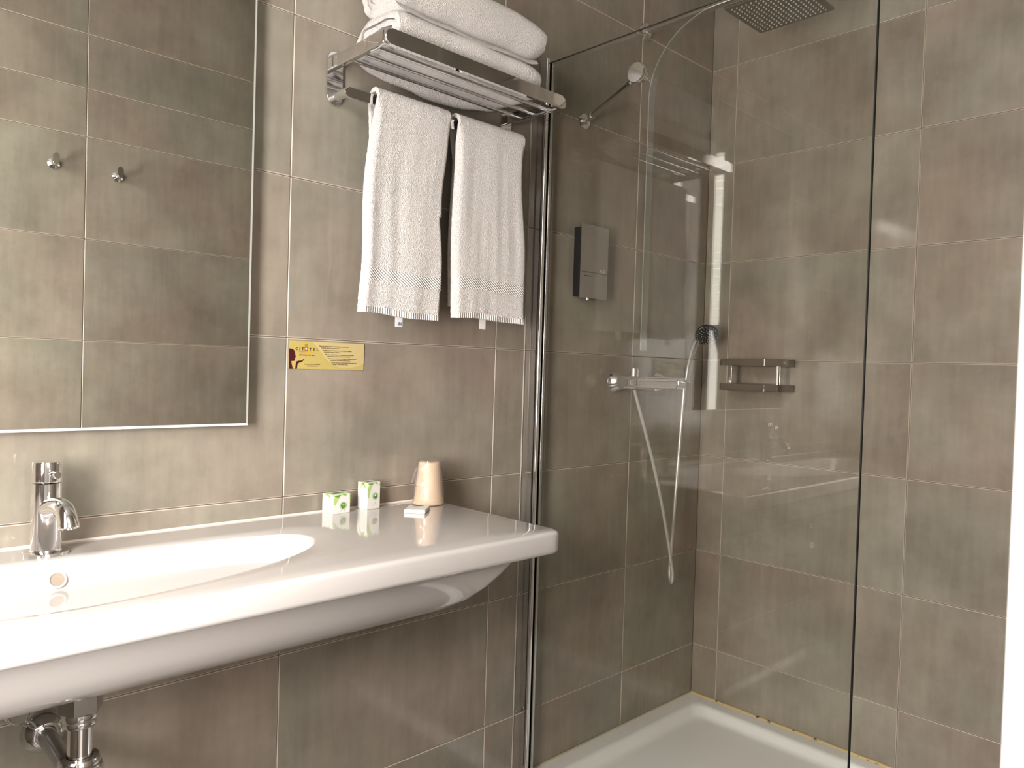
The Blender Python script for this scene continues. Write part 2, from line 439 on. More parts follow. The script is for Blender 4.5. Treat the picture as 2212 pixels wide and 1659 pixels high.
# ------------------------------------------------------------------ vanity top with basin
ZV = 0.859
VX0, VX1, VY = -1.798, -0.206, -0.452
CX, CY = -1.08, -0.215
def rim(t):
    c, s = math.cos(t), math.sin(t)
    # direction (c, s) from the bowl centre; superellipse halves (fuller at the back)
    a = 0.432; b, n = (0.090, 3.2) if s >= 0 else (0.188, 1.75)
    k = ((abs(c) / a) ** n + (abs(s) / b) ** n) ** (-1 / n)
    return c * k, s * k
def slab(t, inset=0.0, r=0.022):
    c, s = math.cos(t), math.sin(t)
    x0, x1, y0, y1 = VX0 - CX + inset, VX1 - CX - inset, VY - CY + inset, -0.0015 - CY - (inset if inset > 0.012 else 0)
    kx = (x1 if c > 0 else x0) / c if abs(c) > 1e-9 else 1e9
    ky = (y1 if s > 0 else y0) / s if abs(s) > 1e-9 else 1e9
    k = min(kx, ky); px, py = c * k, s * k
    # rounded front corners
    for sx in (x0, x1):
        ccx, ccy = (sx + r if sx < 0 else sx - r), y0 + r
        if (px - ccx) * (1 if sx > 0 else -1) > 0 and py < ccy:
            bq = c * ccx + s * ccy; cq = ccx * ccx + ccy * ccy - r * r; dsc = bq * bq - cq
            if dsc > 0: kk = bq + math.sqrt(dsc); px, py = c * kk, s * kk
    return px, py
angs = set(2 * PI * i / 288 for i in range(288))
for cx, cy in ((VX1 - CX, VY - CY), (VX0 - CX, VY - CY), (VX1 - CX, -CY), (VX0 - CX, -CY)):
    t0 = math.atan2(cy, cx) % (2 * PI)
    for i in range(-10, 11): angs.add((t0 + i * 0.004) % (2 * PI))
angs = sorted(angs)
van = thing('vanity_washbasin', 'long white ceramic vanity top with lens-shaped basin on the tiled wall', 'washbasin', (CX, CY, 0))
bm = bmesh.new(); rings = []
def bowl_z(q):   # q = 1 at the rim
    return ZV - 0.135 * (1 - q ** 3.6)
for q in (0.06, 0.15, 0.3, 0.45, 0.58, 0.68, 0.76, 0.82, 0.87, 0.91, 0.94, 0.962, 0.978, 0.988):
    rings.append([bm.verts.new((rim(t)[0] * q, rim(t)[1] * q, bowl_z(q))) for t in angs])
for q, dz in ((0.994, 0.0022), (1.0, 0.0008), (1.008, 0.0)):
    rings.append([bm.verts.new((rim(t)[0] * q, rim(t)[1] * q, ZV - dz)) for t in angs])
for f_ in (0.25, 0.6):
    rings.append([bm.verts.new((rim(t)[0] * (1 - f_) + slab(t, 0.012)[0] * f_, rim(t)[1] * (1 - f_) + slab(t, 0.012)[1] * f_, ZV)) for t in angs])
for ins, dz in ((0.009, 0.0), (0.0055, 0.0008), (0.0025, 0.0026), (0.0007, 0.0055), (0.0, 0.009), (0.0, 0.038), (0.001, 0.042), (0.004, 0.046), (0.009, 0.048)):
    rings.append([bm.verts.new((*slab(t, ins), ZV - dz)) for t in angs])
ctr = bm.verts.new((0, 0, bowl_z(0)))
k = len(angs)
for j in range(k): bm.faces.new((ctr, rings[0][j], rings[0][(j + 1) % k]))
for a, b in zip(rings, rings[1:]):
    for j in range(k): bm.faces.new((a[j], a[(j + 1) % k], b[(j + 1) % k], b[j]))
bot = bm.faces.new(rings[-1][::-1])
obj('basin_top', bm, M['ceramic'], van, angle=70)
# tapering underside
bm = bmesh.new(); rr = []
for z_, x0, x1, y0, y1, r in ((0.8125, -1.60, -0.262, -0.405, -0.004, 0.05), (0.797, -1.598, -0.268, -0.402, -0.004, 0.05), (0.775, -1.58, -0.288, -0.394, -0.004, 0.05), (0.75, -1.56, -0.315, -0.381, -0.004, 0.05),
                             (0.728, -1.535, -0.345, -0.365, -0.004, 0.055), (0.712, -1.50, -0.385, -0.345, -0.004, 0.06), (0.702, -1.46, -0.44, -0.318, -0.004, 0.065), (0.698, -1.40, -0.51, -0.28, -0.004, 0.07)):
    rr.append([bm.verts.new((p - CX, q - CY, z_)) for p, q in rrect(x0, y0, x1, y1, 0.002)[:0] or [(a, b) for a, b in rrect(x0, y0, x1, y1, r, 10)]])
for a, b in zip(rr, rr[1:]):
    for j in range(len(a)): bm.faces.new((a[j], a[(j + 1) % len(a)], b[(j + 1) % len(a)], b[j]))
bm.faces.new(rr[-1]); bm.faces.new(rr[0][::-1])
obj('underside', bm, M['ceramic'], van, angle=60)
# overflow hole in the back of the bowl: rolled rim round a disc coloured as the shaded bore
bm = bmesh.new()
t = math.atan2(0.085, 0.03)
q = 0.955; px, py = 0.028, 0.085 * 1.0
ta = math.atan2(0.083, 0.028); q = 0.932
nrm = Vector((0, -0.93, 0.37)).normalized()
ovr = Vector((rim(ta)[0] * q, rim(ta)[1] * q, bowl_z(q))) + nrm * 0.0022
lathe(bm, [(0.0105, -0.012), (0.0105, 0.0006), (0.0118, 0.0016), (0.0135, 0.0008), (0.0142, -0.002)], ovr, nrm, 32)
obj('overflow_rim', bm, M['ceramic'], van)
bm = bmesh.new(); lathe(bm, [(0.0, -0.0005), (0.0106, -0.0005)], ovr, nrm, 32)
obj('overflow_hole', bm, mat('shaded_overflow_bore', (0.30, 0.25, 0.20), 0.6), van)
bm = bmesh.new(); lathe(bm, [(0.034, 0.0), (0.034, 0.003), (0.028, 0.006), (0.0, 0.008)], (0.0, -0.03, bowl_z(0.1) - 0.001), (0, 0, 1), 32)
obj('drain_plug', bm, M['chrome'], van)
# grout bead along the wall
bm = bmesh.new(); tube(bm, [(VX0 - CX, -0.002 - CY, ZV + 0.0005), (VX1 - CX, -0.002 - CY, ZV + 0.0005)], 0.0028, 8)
obj('sealant_bead', bm, mat('white_sealant', (0.8, 0.75, 0.68), 0.5), van)

# ------------------------------------------------------------------ tap
tap = thing('basin_tap', 'chrome single-lever mixer tap with curved spout on the back of the basin', 'tap', (-1.055, -0.068, ZV))
bm = bmesh.new(); lathe(bm, [(0.0, 0.0), (0.034, 0.0), (0.034, 0.0045), (0.032, 0.006), (0.024, 0.0065), (0.023, 0.010), (0.0225, 0.118), (0.0212, 0.119), (0.0, 0.119)], n=48)
obj('body', bm, M['chrome'], tap)
bm = bmesh.new(); lathe(bm, [(0.0, 0.120), (0.0222, 0.120), (0.0228, 0.122), (0.0228, 0.150), (0.0216, 0.153), (0.0, 0.1535)], n=48)
cap = obj('lever_cap', bm, M['chrome'], tap)
bm = bmesh.new(); d = Vector((0.12, -0.99, 0.03)).normalized()
lathe(bm, [(0.0045, 0.0), (0.0045, 0.018), (0.0062, 0.019), (0.0062, 0.033), (0.0052, 0.0345), (0.0, 0.0345)], Vector((0, 0, 0.134)) + d * 0.012, d, 20)
obj('lever_pin', bm, M['chrome'], cap)
bm = bmesh.new(); sd = Vector((0.13, -0.99, 0)).normalized(); pts = []; rad = []
for i in range(17):
    s = i / 16
    if s < 0.5: p = sd * (0.006 + 0.055 * s / 0.5) + Z * (0.075 + 0.010 * math.sin(s * PI)); r = 0.0165 - 0.003 * s
    else:
        a = (s - 0.5) / 0.5 * PI * 0.42
        p = sd * (0.061 + 0.030 * math.sin(a)) + Z * (0.085 - 0.030 * (1 - math.cos(a)) - 0.004 * (s - 0.5)); r = 0.0150 - 0.002 * (s - 0.5)
    pts.append(p); rad.append(r)
tube(bm, pts, rad, 24)
sp = obj('spout', bm, M['chrome'], tap)
bm = bmesh.new(); dd = (pts[-1] - pts[-2]).normalized()
lathe(bm, [(0.0150, -0.004), (0.0152, 0.004), (0.0140, 0.006), (0.0115, 0.006), (0.0110, 0.002), (0.0, 0.002)], pts[-1], dd, 28)
obj('aerator', bm, M['chrome'], sp)

# ------------------------------------------------------------------ trap and valves below the basin
tr = thing('bottle_trap', 'chrome bottle trap and waste pipe under the washbasin', 'pipe', (-1.045, -0.25, 0))
bm = bmesh.new(); lathe(bm, [(0.0170, 0.56), (0.0170, 0.697)], n=32); obj('inlet_pipe', bm, M['chrome'], tr)
bm = bmesh.new(); prism(bm, [(0.030 * math.cos(PI / 3 * i), 0.030 * math.sin(PI / 3 * i)) for i in range(6)], (0, 0, 0.659), X, Y, 0.037, 0.002)
obj('top_nut', bm, M['chrome_soft'], tr)
bm = bmesh.new(); lathe(bm, [(0.018, 0.636), (0.0225, 0.637), (0.0235, 0.641), (0.0225, 0.645), (0.0245, 0.647), (0.025, 0.652), (0.024, 0.657), (0.018, 0.659)], n=36); obj('collar', bm, M['chrome'], tr)
bm = bmesh.new(); lathe(bm, [(0.018, 0.590), (0.026, 0.589), (0.029, 0.584), (0.0285, 0.579), (0.031, 0.577), (0.0325, 0.570), (0.0325, 0.43), (0.030, 0.42), (0.0, 0.415)], n=40); obj('bottle', bm, M['chrome'], tr)
bm = bmesh.new(); tube(bm, [(0.007, 0.252, 0.532), (0.005, 0.15, 0.533), (0.0, 0.02, 0.535)], 0.0155, 24); obj('waste_pipe', bm, M['chrome_soft'], tr)
bm = bmesh.new(); lathe(bm, [(0.016, 0.022), (0.020, 0.0225), (0.024, 0.020), (0.031, 0.012), (0.0365, 0.004), (0.037, 0.0)], (0.007, 0.2495, 0.532), (0, -1, 0), 40); obj('wall_rosette', bm, M['chrome'], tr)
for i, (x, z_, lab) in enumerate(((-1.098, 0.594, 'small chrome stop valve on the wall beside the waste pipe rosette'), (-1.165, 0.605, 'chrome stop valve at the far left under the washbasin'))):
    v = thing('stop_valve', lab, 'valve', (x, 0, z_))
    bm = bmesh.new(); lathe(bm, [(0.024, 0.0), (0.022, 0.005), (0.010, 0.007), (0.0095, 0.05), (0.0, 0.05)], (0, -0.0004, 0), (0, -1, 0), 28); obj('valve_body', bm, M['chrome'], v)
    bm = bmesh.new(); lathe(bm, [(0.008, 0.045), (0.0150, 0.046), (0.0165, 0.050), (0.0165, 0.066), (0.014, 0.069), (0.0, 0.069)], (0, 0, 0), (0.15, -1, 0.05), 28); obj('knob', bm, M['chrome'], v)

# ------------------------------------------------------------------ mirror
mi = thing('wall_mirror', 'large frameless rectangular mirror standing off the tiled wall above the basin', 'mirror', (-0.977, 0, 1.61))
bm = bmesh.new(); rg = []
for y_, e in ((-0.0225, 0.0), (-0.0280, 0.0), (-0.0300, 0.0048)):
    rg.append([bm.verts.new((x, y_, z_)) for x, z_ in ((-0.281 + e, -0.552 + e), (0.283 - e, -0.552 + e), (0.283 - e, 0.552 - e), (-0.281 + e, 0.552 - e))])
for a, b in zip(rg, rg[1:]):
    for j in range(4): bm.faces.new((a[j], a[(j + 1) % 4], b[(j + 1) % 4], b[j]))
bm.faces.new(rg[2]); bm.faces.new(rg[0][::-1])
g = obj('mirror_glass', bm, [M['mirror'], M['mirror_edge']], mi, smooth=False)
for p in g.data.polygons: p.material_index = 0 if p.normal.y < -0.99 else 1
bm = bmesh.new(); box(bm, (-0.25, -0.0222, -0.52), (0.272, -0.0005, 0.54), 0.002)
obj('backing_frame', bm, mat('grey_backing', (0.12, 0.11, 0.10), 0.6), mi)

# ------------------------------------------------------------------ printed sign
sg = thing('notice_sign', 'small yellow printed notice plate with maroon silhouette on the tiles right of the mirror', 'sign', (-0.595, -0.0008, 1.174))
SW, SH = 0.1855, 0.0605
bm = bmesh.new(); box(bm, (0, -0.0016, 0), (SW, 0, SH), 0.0004); obj('plate', bm, M['yellow'], sg)
def flat(bm, poly, dy, mi=0):
    bm.faces.new([bm.verts.new((x, dy, z)) for x, z in poly]).material_index = mi
bm = bmesh.new()
arc = [(SW, SH)] + [(SW * p, SH * q) for p, q in ((.29, 1), (.33, .87), (.38, .73), (.43, .56), (.48, .38), (.53, .25), (.58, .155), (.65, .095), (.72, .07), (.80, .08), (.90, .13), (.96, .19), (1.0, .25))]
prism(bm, [(x, y) for x, y in arc][::-1], (0, -0.0017, 0), X, Z, 0.00012)
obj('pale_field', bm, M['yellow_light'], sg, smooth=False)
bm = bmesh.new()
head = [(0, 0), (0.0093, 0), (0.006, 0.0125), (0.0052, 0.0155), (0.0070, 0.0165), (0.0120, 0.0168), (0.0137, 0.0185), (0.0134, 0.0215), (0.0148, 0.0230), (0.0141, 0.0242), (0.0162, 0.0262), (0.0143, 0.0295), (0.0140, 0.0345), (0.0118, 0.0395), (0.0085, 0.0420), (0.0045, 0.0430), (0, 0.0432)]
prism(bm, head, (0, -0.00185, 0), X, Z, 0.00012)
hand = [(0.0150, 0), (0.0190, 0), (0.0205, 0.0105), (0.0240, 0.0133), (0.0300, 0.0148), (0.0345, 0.0190), (0.0360, 0.0218), (0.0340, 0.0213), (0.0300, 0.0182), (0.0240, 0.0178), (0.0185, 0.0165), (0.0160, 0.0115)]
prism(bm, hand, (0, -0.00185, 0), X, Z, 0.00012)
obj('silhouette_print', bm, M['maroon'], sg, smooth=False)
for nm, x, z_, w_, h_, mt in (('olive_square', 0.0360, 0.0465, 0.0068, 0.0085, 'olive'), ('orange_square', 0.0310, 0.0412, 0.0056, 0.0070, 'orange'), ('violet_square', 0.0366, 0.0396, 0.0060, 0.0066, 'purple'), ('amber_square', 0.0432, 0.0325, 0.0068, 0.0110, 'amber')):
    bm = bmesh.new(); prism(bm, [(x, z_), (x + w_, z_), (x + w_, z_ + h_), (x, z_ + h_)], (0, -0.0019, 0), X, Z, 0.00012); obj(nm, bm, M[mt], sg, smooth=False)
def text(body, x, z_, size, m, parent, align='LEFT', sp=1.0, dy=-0.0023, bold=0.00008):
    c = bpy.data.curves.new('lettering', 'FONT'); c.body = body; c.size = size; c.align_x = align; c.space_character = sp; c.resolution_u = 1; c.offset = bold
    t = bpy.data.objects.new('lettering', c); COL.objects.link(t)
    me = bpy.data.meshes.new_from_object(t.evaluated_get(bpy.context.evaluated_depsgraph_get()))
    bpy.data.objects.remove(t)
    me.transform(Matrix(((1, 0, 0, x), (0, 0, -1, dy), (0, 1, 0, z_), (0, 0, 0, 1))))
    me.materials.clear(); me.materials.append(m)
    o = link('lettering', me, parent); return o
for ch, x, mt in (('C', .0168, 'ink'), ('I', .0246, 'ink'), ('T', .0312, 'maroon'), ('O', .0394, 'tag'), ('T', .0494, 'ink'), ('E', .0580, 'ink'), ('L', .0664, 'ink')):
    text(ch, x, 0.0402 + (0.0004 if ch == 'O' else 0) - 0.00002 * 0, 0.0082, M[mt], sg, 'CENTER', bold=0.00022)
text('HÔTELS BUREAU VILLE', 0.0215, 0.0362, 0.0024, M['orange'], sg)
text('DES HÔTELS CITOYENS', 0.0235, 0.0292, 0.0034, M['ink'], sg)
text('Ensemble, préservons l\'énergie', 0.0545, 0.0098, 0.0031, M['ink'], sg, 'CENTER')
text('et la qualité de l\'eau', 0.0545, 0.0060, 0.0031, M['ink'], sg, 'CENTER')
rows = ['Nous vous invitons à déposer dans la baignoire ou la douche', 'le linge de toilette à renouveler. Merci.', 'We kindly request that you leave your towels to be changed',
        'in the bath or shower. Thank you.', 'Bitte legen Sie Handtücher, die ausgetauscht werden sollen,', 'in die Badewanne oder die Dusche. Vielen Dank.',
        'Si desea que le cambiemos las toallas, se ruega las deposite', 'en la bañera o en la ducha. Muchas gracias.', 'Si prega di depositare gli asciugamani usati nella vasca', 'da bagno o nella doccia. Grazie.']
for i, r in enumerate(rows):
    text(r, 0.071 + 0.0075 * (i // 2) + (0.004 if i % 2 else 0), 0.0500 - 0.0089 * (i // 2) - (0.0037 if i % 2 else 0), 0.0030, M['ink'], sg)

# ------------------------------------------------------------------ towel rack
rk = thing('towel_rack', 'chrome wall rack with slatted shelf and towel bar on the back wall', 'rack', (-0.504, 0, 1.81))
for i, x in enumerate((0.0, 0.512)):
    bm = bmesh.new(); prism(bm, rrect(x - 0.019, -0.057, x + 0.019, 0.060, 0.0188, 8), (0, -0.0004, 0), X, Z, 0.007, 0.0015)
    pl = obj('wall_plate', bm, M['chrome'], rk)
    bm = bmesh.new(); box(bm, (x - 0.007, -0.203, 0.022), (x + 0.007, -0.006, 0.050), 0.0035, 3); obj('side_arm', bm, M['chrome'], rk)
    bm = bmesh.new(); tube(bm, [(x, -0.006, -0.040), (x, -0.062, -0.040)], 0.0095, 18); obj('lower_arm', bm, M['chrome'], rk)
bm = bmesh.new(); prism(bm, rrect(-0.005, 0.022, 0.528, 0.054, 0.0155, 8), (0, -0.198, 0), X, Z, 0.010, 0.0018); obj('front_rail', bm, M['chrome'], rk)
for y in (-0.050, -0.098, -0.146):
    bm = bmesh.new(); tube(bm, [(0.0, y, 0.036), (0.512, y, 0.036)], 0.0055, 14); obj('shelf_rod', bm, M['chrome'], rk)
bm = bmesh.new(); prism(bm, rrect(-0.012, -0.054, 0.524, -0.032, 0.0105, 8), (0, -0.060, 0), X, Z, 0.010, 0.0018); obj('towel_bar', bm, M['chrome'], rk)

# ------------------------------------------------------------------ towels hanging on the bar
def hanging(name, label, tx0, tx1, bx0, bx1, zb, seed, tagx, print_tag):
    o = thing(name, label, 'towel', ((bx0 + bx1) / 2, -0.065, 1.76), 0, 'white hand towels on the rack bar')
    ox, oy, oz = o.location
    TOP, BAR = 1.7895, -0.065
    LF, LB = TOP - zb, TOP - zb - 0.03
    def P(u, s, off):
        """u 0..1 across, s signed length from the bar (front > 0), off along the outward normal"""
        a = 0.0165 + off
        if abs(s) < 0.026: th = s / 0.026 * PI / 2; y = BAR - a * math.sin(th); z = TOP - 0.0165 + a * math.cos(th); dn = 0.0
        else:
            dn = abs(s) - 0.026; y = BAR - math.copysign(a, s); z = TOP - 0.0165 - dn
        f = min(max((TOP - z) / LF, 0), 1)
        x0 = tx0 + (bx0 - tx0) * f ** 0.8; x1 = tx1 + (bx1 - tx1) * f ** 0.8
        if s < 0: x0 += 0.014 * min(1, dn * 12); x1 -= 0.012 * min(1, dn * 12)
        if print_tag: x0 += 0.004 * math.sin(f * 9 + 1); x1 += -0.010 * math.sin(PI * min(1, f * 1.0)) * (1 if f > 0.5 else 0.4) + 0.005 * math.sin(f * 11)
        else: x0 += 0.003 * math.sin(f * 8); x1 += 0.004 * math.sin(f * 10 + 2)
        x = x0 + (x1 - x0) * u
        amp = 0.001 + 0.0045 * min(1, dn * 4)
        fold = 1.3 * noise.noise(Vector((u * 3.4 + seed, f * 0.9, seed))) + 0.45 * noise.noise(Vector((u * 9 + seed * 3, f * 1.8, 2.0)))
        fold += 0.10 * math.sin(u * 17 + 2.2 * f + seed)
        y += -amp * fold * (1 if s > 0 else -0.5)
        e = min(u, 1 - u)
        if s > 0 and e < 0.06: y += 0.010 * (1 - e / 0.06) ** 2 * min(1, dn * 20)
        if s < 0: y = min(y, -0.012 - off * 0)
        j = 0.0007
        d = noise.noise_vector(Vector((x * 260, z * 260, seed + (5 if s < 0 else 0)))) * j
        return Vector((x + d.x - ox, y + d.y - oy, z + d.z - oz + 0.006 * noise.noise(Vector((u * 2.2, seed, 0))) * f + (-0.004 * (u - 0.5)) * f))
    def sheet(s0, s1, ns, nu, t0, t1, m, nm, parent):
        bm = bmesh.new(); A = []; B = []
        for i in range(ns + 1):
            s = s0 + (s1 - s0) * i / ns
            A.append([bm.verts.new(P(j / nu, s, t1)) for j in range(nu + 1)]); B.append([bm.verts.new(P(j / nu, s, t0)) for j in range(nu + 1)])
        for i in range(ns):
            for j in range(nu):
                bm.faces.new((A[i][j], A[i][j + 1], A[i + 1][j + 1], A[i + 1][j])); bm.faces.new((B[i][j], B[i + 1][j], B[i + 1][j + 1], B[i][j + 1]))
        for i in range(ns):
            bm.faces.new((A[i][0], A[i + 1][0], B[i + 1][0], B[i][0])); bm.faces.new((A[i][nu], B[i][nu], B[i + 1][nu], A[i + 1][nu]))
        for j in range(nu):
            bm.faces.new((A[0][j], B[0][j], B[0][j + 1], A[0][j + 1])); bm.faces.new((A[ns][j], A[ns][j + 1], B[ns][j + 1], B[ns][j]))
        return obj(nm, bm, m, parent, angle=75)
    sheet(-LB, LF - 0.012, 300, 92, -0.0035, 0.0065, M['terry'], 'terry_body', o)
    sb = LF - 0.098
    sheet(sb, sb + 0.027, 14, 70, 0.0055, 0.0076, M['band'], 'woven_band', o)
    sheet(LF - 0.0125, LF, 5, 70, -0.002, 0.0072, M['hem'], 'hem', o)
    bm = bmesh.new(); box(bm, (tagx - 0.010 - ox, -0.0835 - oy + 0.004, zb - 0.013 - oz), (tagx + 0.010 - ox, -0.0828 - oy + 0.004, zb + 0.012 - oz))
    tg = obj('care_tag', bm, M['tag'], o, smooth=False)
    if print_tag:
        bm = bmesh.new()
        for i in range(4): box(bm, (tagx - 0.003 + 0.0028 * i - ox, -0.0838 - oy + 0.004, zb - 0.010 - oz), (tagx - 0.0012 + 0.0028 * i - ox, -0.0836 - oy + 0.004, zb - 0.003 - oz + 0.001 * (i % 2)))
        pr = obj('tag_print', bm, M['blue_ink'], tg, smooth=False)
    return o
hanging('hand_towel', 'white terry hand towel on the rack bar nearest the mirror, with blue-printed tag', -0.444, -0.242, -0.471, -0.252, 1.288, 1.3, -0.369, True)
hanging('hand_towel', 'white terry hand towel on the rack bar nearest the shower glass, with blank tag', -0.214, -0.002, -0.216, 0.028, 1.297, 4.7, -0.118, False)

# ------------------------------------------------------------------ bath towels folded on the shelf
def rolled(name, label, x0, x1, yc, hw, z0, hh, turns, seed, sag, drop):
    o = thing(name, label, 'towel', ((x0 + x1) / 2, yc, z0), 0, 'white bath towels on the rack shelf')
    t = 0.0155; nx, nf = 96, int(turns * 44)
    cx = (x0 + x1) / 2
    def C(ph, off, u):
        k = ph / (2 * PI)
        b = max(hh - t * k, 0.004) + off; a = max(hw - t * 1.05 * k, 0.02) + off
        e = 0.62
        ang = ph - PI * 0.62
        c, s = math.cos(ang), math.sin(ang)
        y = a * math.copysign(abs(c) ** e, c); z = b * math.copysign(abs(s) ** 0.85, s)
        return y, z
    bm = bmesh.new(); G = []
    for i in range(nx + 1):
        u = i / nx; row = []
        endr = max(0.0, (0.07 - u) / 0.07) if u < 0.5 else max(0.0, (u - 0.90) / 0.10)
        for side in (1, -1):
            for j in range(nf + 1):
                ph = 2 * PI * turns * j / nf
                y, z = C(ph, side * t * 0.46, u)
                k = ph / (2 * PI)
                z += hh
                # gentle bumps, rounded ends, falling right end, back edge sagging through the shelf
                n1 = noise.noise(Vector((u * 4 + seed, y * 14, z * 12 + seed)))
                y2 = y + 0.004 * n1; z2 = z + 0.004 * noise.noise(Vector((u * 5, seed + y * 9, 3)))
                z2 = hh + (z2 - hh) * (1 - 0.16 * endr ** 2); y2 *= (1 - 0.05 * endr ** 2)
                if z2 > hh: z2 -= (z2 - hh) * drop * max(0, (u - 0.45) / 0.55) ** 2
                if sag and y + yc > -0.046: z2 -= sag * min(1, (y + yc + 0.046) / 0.022) ** 0.7 * (0.35 + 0.65 * math.sin(PI * min(1, u * 1.05)))
                xs = x0 + (x1 - x0) * u - cx
                xs += (0.010 * noise.noise(Vector((k * 1.3, seed, 8.0))) + 0.006 * noise.noise(Vector((y * 40, z * 40, seed)))) * (1 if u < 0.1 or u > 0.9 else 0.3)
                d = noise.noise_vector(Vector((xs * 230, y * 230 + seed, z * 230))) * 0.0009
                row.append(bm.verts.new((xs + d.x, y2 + d.y, z2 + d.z)))
        G.append(row)
    m_ = nf + 1
    for i in range(nx):
        A, B = G[i], G[i + 1]
        for j in range(nf):
            bm.faces.new((A[j], A[j + 1], B[j + 1], B[j])); bm.faces.new((A[m_ + j], B[m_ + j], B[m_ + j + 1], A[m_ + j + 1]))
        bm.faces.new((A[0], B[0], B[m_], A[m_])); bm.faces.new((A[nf], A[m_ + nf], B[m_ + nf], B[nf]))
    for R_ in (G[0], G[-1]):
        for j in range(nf): bm.faces.new((R_[j], R_[j + 1], R_[m_ + j + 1], R_[m_ + j]))
    obj('terry_roll', bm, M['terry'], o, angle=75)
    return o
rolled('bath_towel', 'white folded bath towel lying on the chrome shelf rods, lower of the two', -0.455, -0.036, -0.101, 0.092, 1.8525, 0.043, 2.35, 2.2, 0.036, 0.10)
rolled('bath_towel', 'white folded bath towel lying on top of the other folded towel', -0.446, -0.022, -0.104, 0.086, 1.9400, 0.058, 2.7, 7.9, 0.0, 0.30)

# ------------------------------------------------------------------ things on the vanity top
def leaf(bm, pts, wd, ori, u, v, mi=0, lift=0.0003, lim=None):
    """thin curved leaf along 2-D points, flat on a face"""
    o, u, v = Vector(ori), Vector(u), Vector(v); n = u.cross(v); k = len(pts); Lp = []; Rp = []
    for i, (a, b) in enumerate(pts):
        d = Vector((pts[min(i + 1, k - 1)][0] - pts[max(i - 1, 0)][0], pts[min(i + 1, k - 1)][1] - pts[max(i - 1, 0)][1])).normalized()
        w_ = wd * math.sin(PI * (0.06 + 0.9 * i / (k - 1)))
        q = [(a - d.y * w_, b + d.x * w_), (a + d.y * w_, b - d.x * w_)]
        if lim: q = [(min(max(x, 0.0004), lim[0] - 0.0004), min(max(y, 0.0004), lim[1] - 0.0004)) for x, y in q]
        Lp.append(bm.verts.new(o + u * q[0][0] + v * q[0][1] + n * lift)); Rp.append(bm.verts.new(o + u * q[1][0] + v * q[1][1] + n * lift))
    for i in range(k - 1): bm.faces.new((Lp[i], Lp[i + 1], Rp[i + 1], Rp[i])).material_index = mi
def arcp(x0, y0, x1, y1, bend, k=8):
    P = []
    for i in range(k + 1):
        s = i / k; b = bend * 4 * s * (1 - s)
        P.append((x0 + (x1 - x0) * s - (y1 - y0) * b, y0 + (y1 - y0) * s + (x1 - x0) * b))
    return P
def carton(name, label, loc, rz, w_, d_, h_, big):
    o = thing(name, label, 'box', loc, rz, 'green-printed toiletry boxes on the vanity')
    bm = bmesh.new(); box(bm, (0, 0, 0), (w_, d_, h_), 0.0012, 2); obj('carton', bm, M['card'], o)
    ff = ((0, 0, 0), (1, 0, 0), (0, 0, 1)); lf = ((0, d_, 0), (0, -1, 0), (0, 0, 1)); tf = ((0, 0, h_), (1, 0, 0), (0, 1, 0))
    t_ = 0.0016
    def L_(nm, mt, path, wd, fr_):
        bm = bmesh.new(); leaf(bm, path, wd, *fr_, lim={id(ff): (w_, h_), id(lf): (d_, h_), id(tf): (w_, d_)}[id(fr_)]); obj(nm, bm, M[mt], o, smooth=False)
    L_('leaf_print', 'leaf_light', arcp(w_ * .44, h_ - t_, w_ * .12, h_ * (.42 if big else .45), -.18), w_ * .12, ff)
    L_('leaf_print', 'leaf_light', arcp(w_ * .95, h_ - t_, w_ * (.86 if big else .97), h_ * (.84 if big else .45), .12), w_ * .055, ff)
    L_('leaf_print', 'leaf_light', arcp(d_ * .97, h_ * .95, d_ * .25, h_ * (.68 if big else .80), -.30), d_ * .10, lf)
    L_('leaf_print', 'leaf', arcp(w_ * .05, h_ - t_, w_ * .48, h_ - t_ * 1.2, -.10), w_ * .05, ff)
    L_('leaf_print', 'leaf', arcp(w_ * .52, h_ - t_, w_ * .78, h_ * .90, .15), w_ * .05, ff)
    L_('leaf_print', 'leaf', arcp(d_ * .30, h_ * .96, d_ * .80, h_ * .76, .22), d_ * .07, lf)
    L_('leaf_print', 'leaf', arcp(w_ * .10, d_ * .25, w_ * .9, d_ * .35, .15), d_ * .13, tf)
    L_('leaf_print', 'leaf', arcp(w_ * .2, d_ * .75, w_ * .8, d_ * .65, -.2), d_ * .10, tf)
    for a in (-1, 1):
        L_('stem_print', 'grey_print', arcp(w_ * (.58 + .03 * a), h_ * .27, w_ * (.58 + .16 * a), h_ * .10, -.12 * a), w_ * .012, ff)
    L_('stem_print', 'grey_print', arcp(d_ * .55, h_ * .75, d_ * .78, h_ * .35, .16), d_ * .02, lf)
    ex, ez, er = w_ * .60, h_ * (.47 if big else .40), min(w_, h_) * .155
    bm = bmesh.new(); lathe(bm, [(0, .0005), (er, .0005)], (ex, 0, ez), (0, -1, 0), 28)
    em = obj('emblem', bm, M['leaf_dark'], o, smooth=False)
    bm = bmesh.new()
    lathe(bm, [(er * 1.22, .0005), (er * 1.34, .0005)], (ex, 0, ez), (0, -1, 0), 28); obj('emblem_ring', bm, M['leaf'], em, smooth=False)
    bm = bmesh.new()
    leaf(bm, arcp(ex - er * .65, ez - er * .2, ex + er * .6, ez + er * .25, .25), er * .22, (0, 0, 0), X, Z, 0, .0008)
    leaf(bm, arcp(ex - er * .3, ez + er * .45, ex + er * .2, ez + er * .55, .2), er * .12, (0, 0, 0), X, Z, 0, .0008)
    if not big: leaf(bm, arcp(ex - er * .2, ez - er * .6, ex + er * .5, ez - er * .3, .2), er * .12, (0, 0, 0), X, Z, 0, .0008)
    obj('emblem_mark', bm, M['card'] if big else M['leaf_light'], em, smooth=False)
    return o
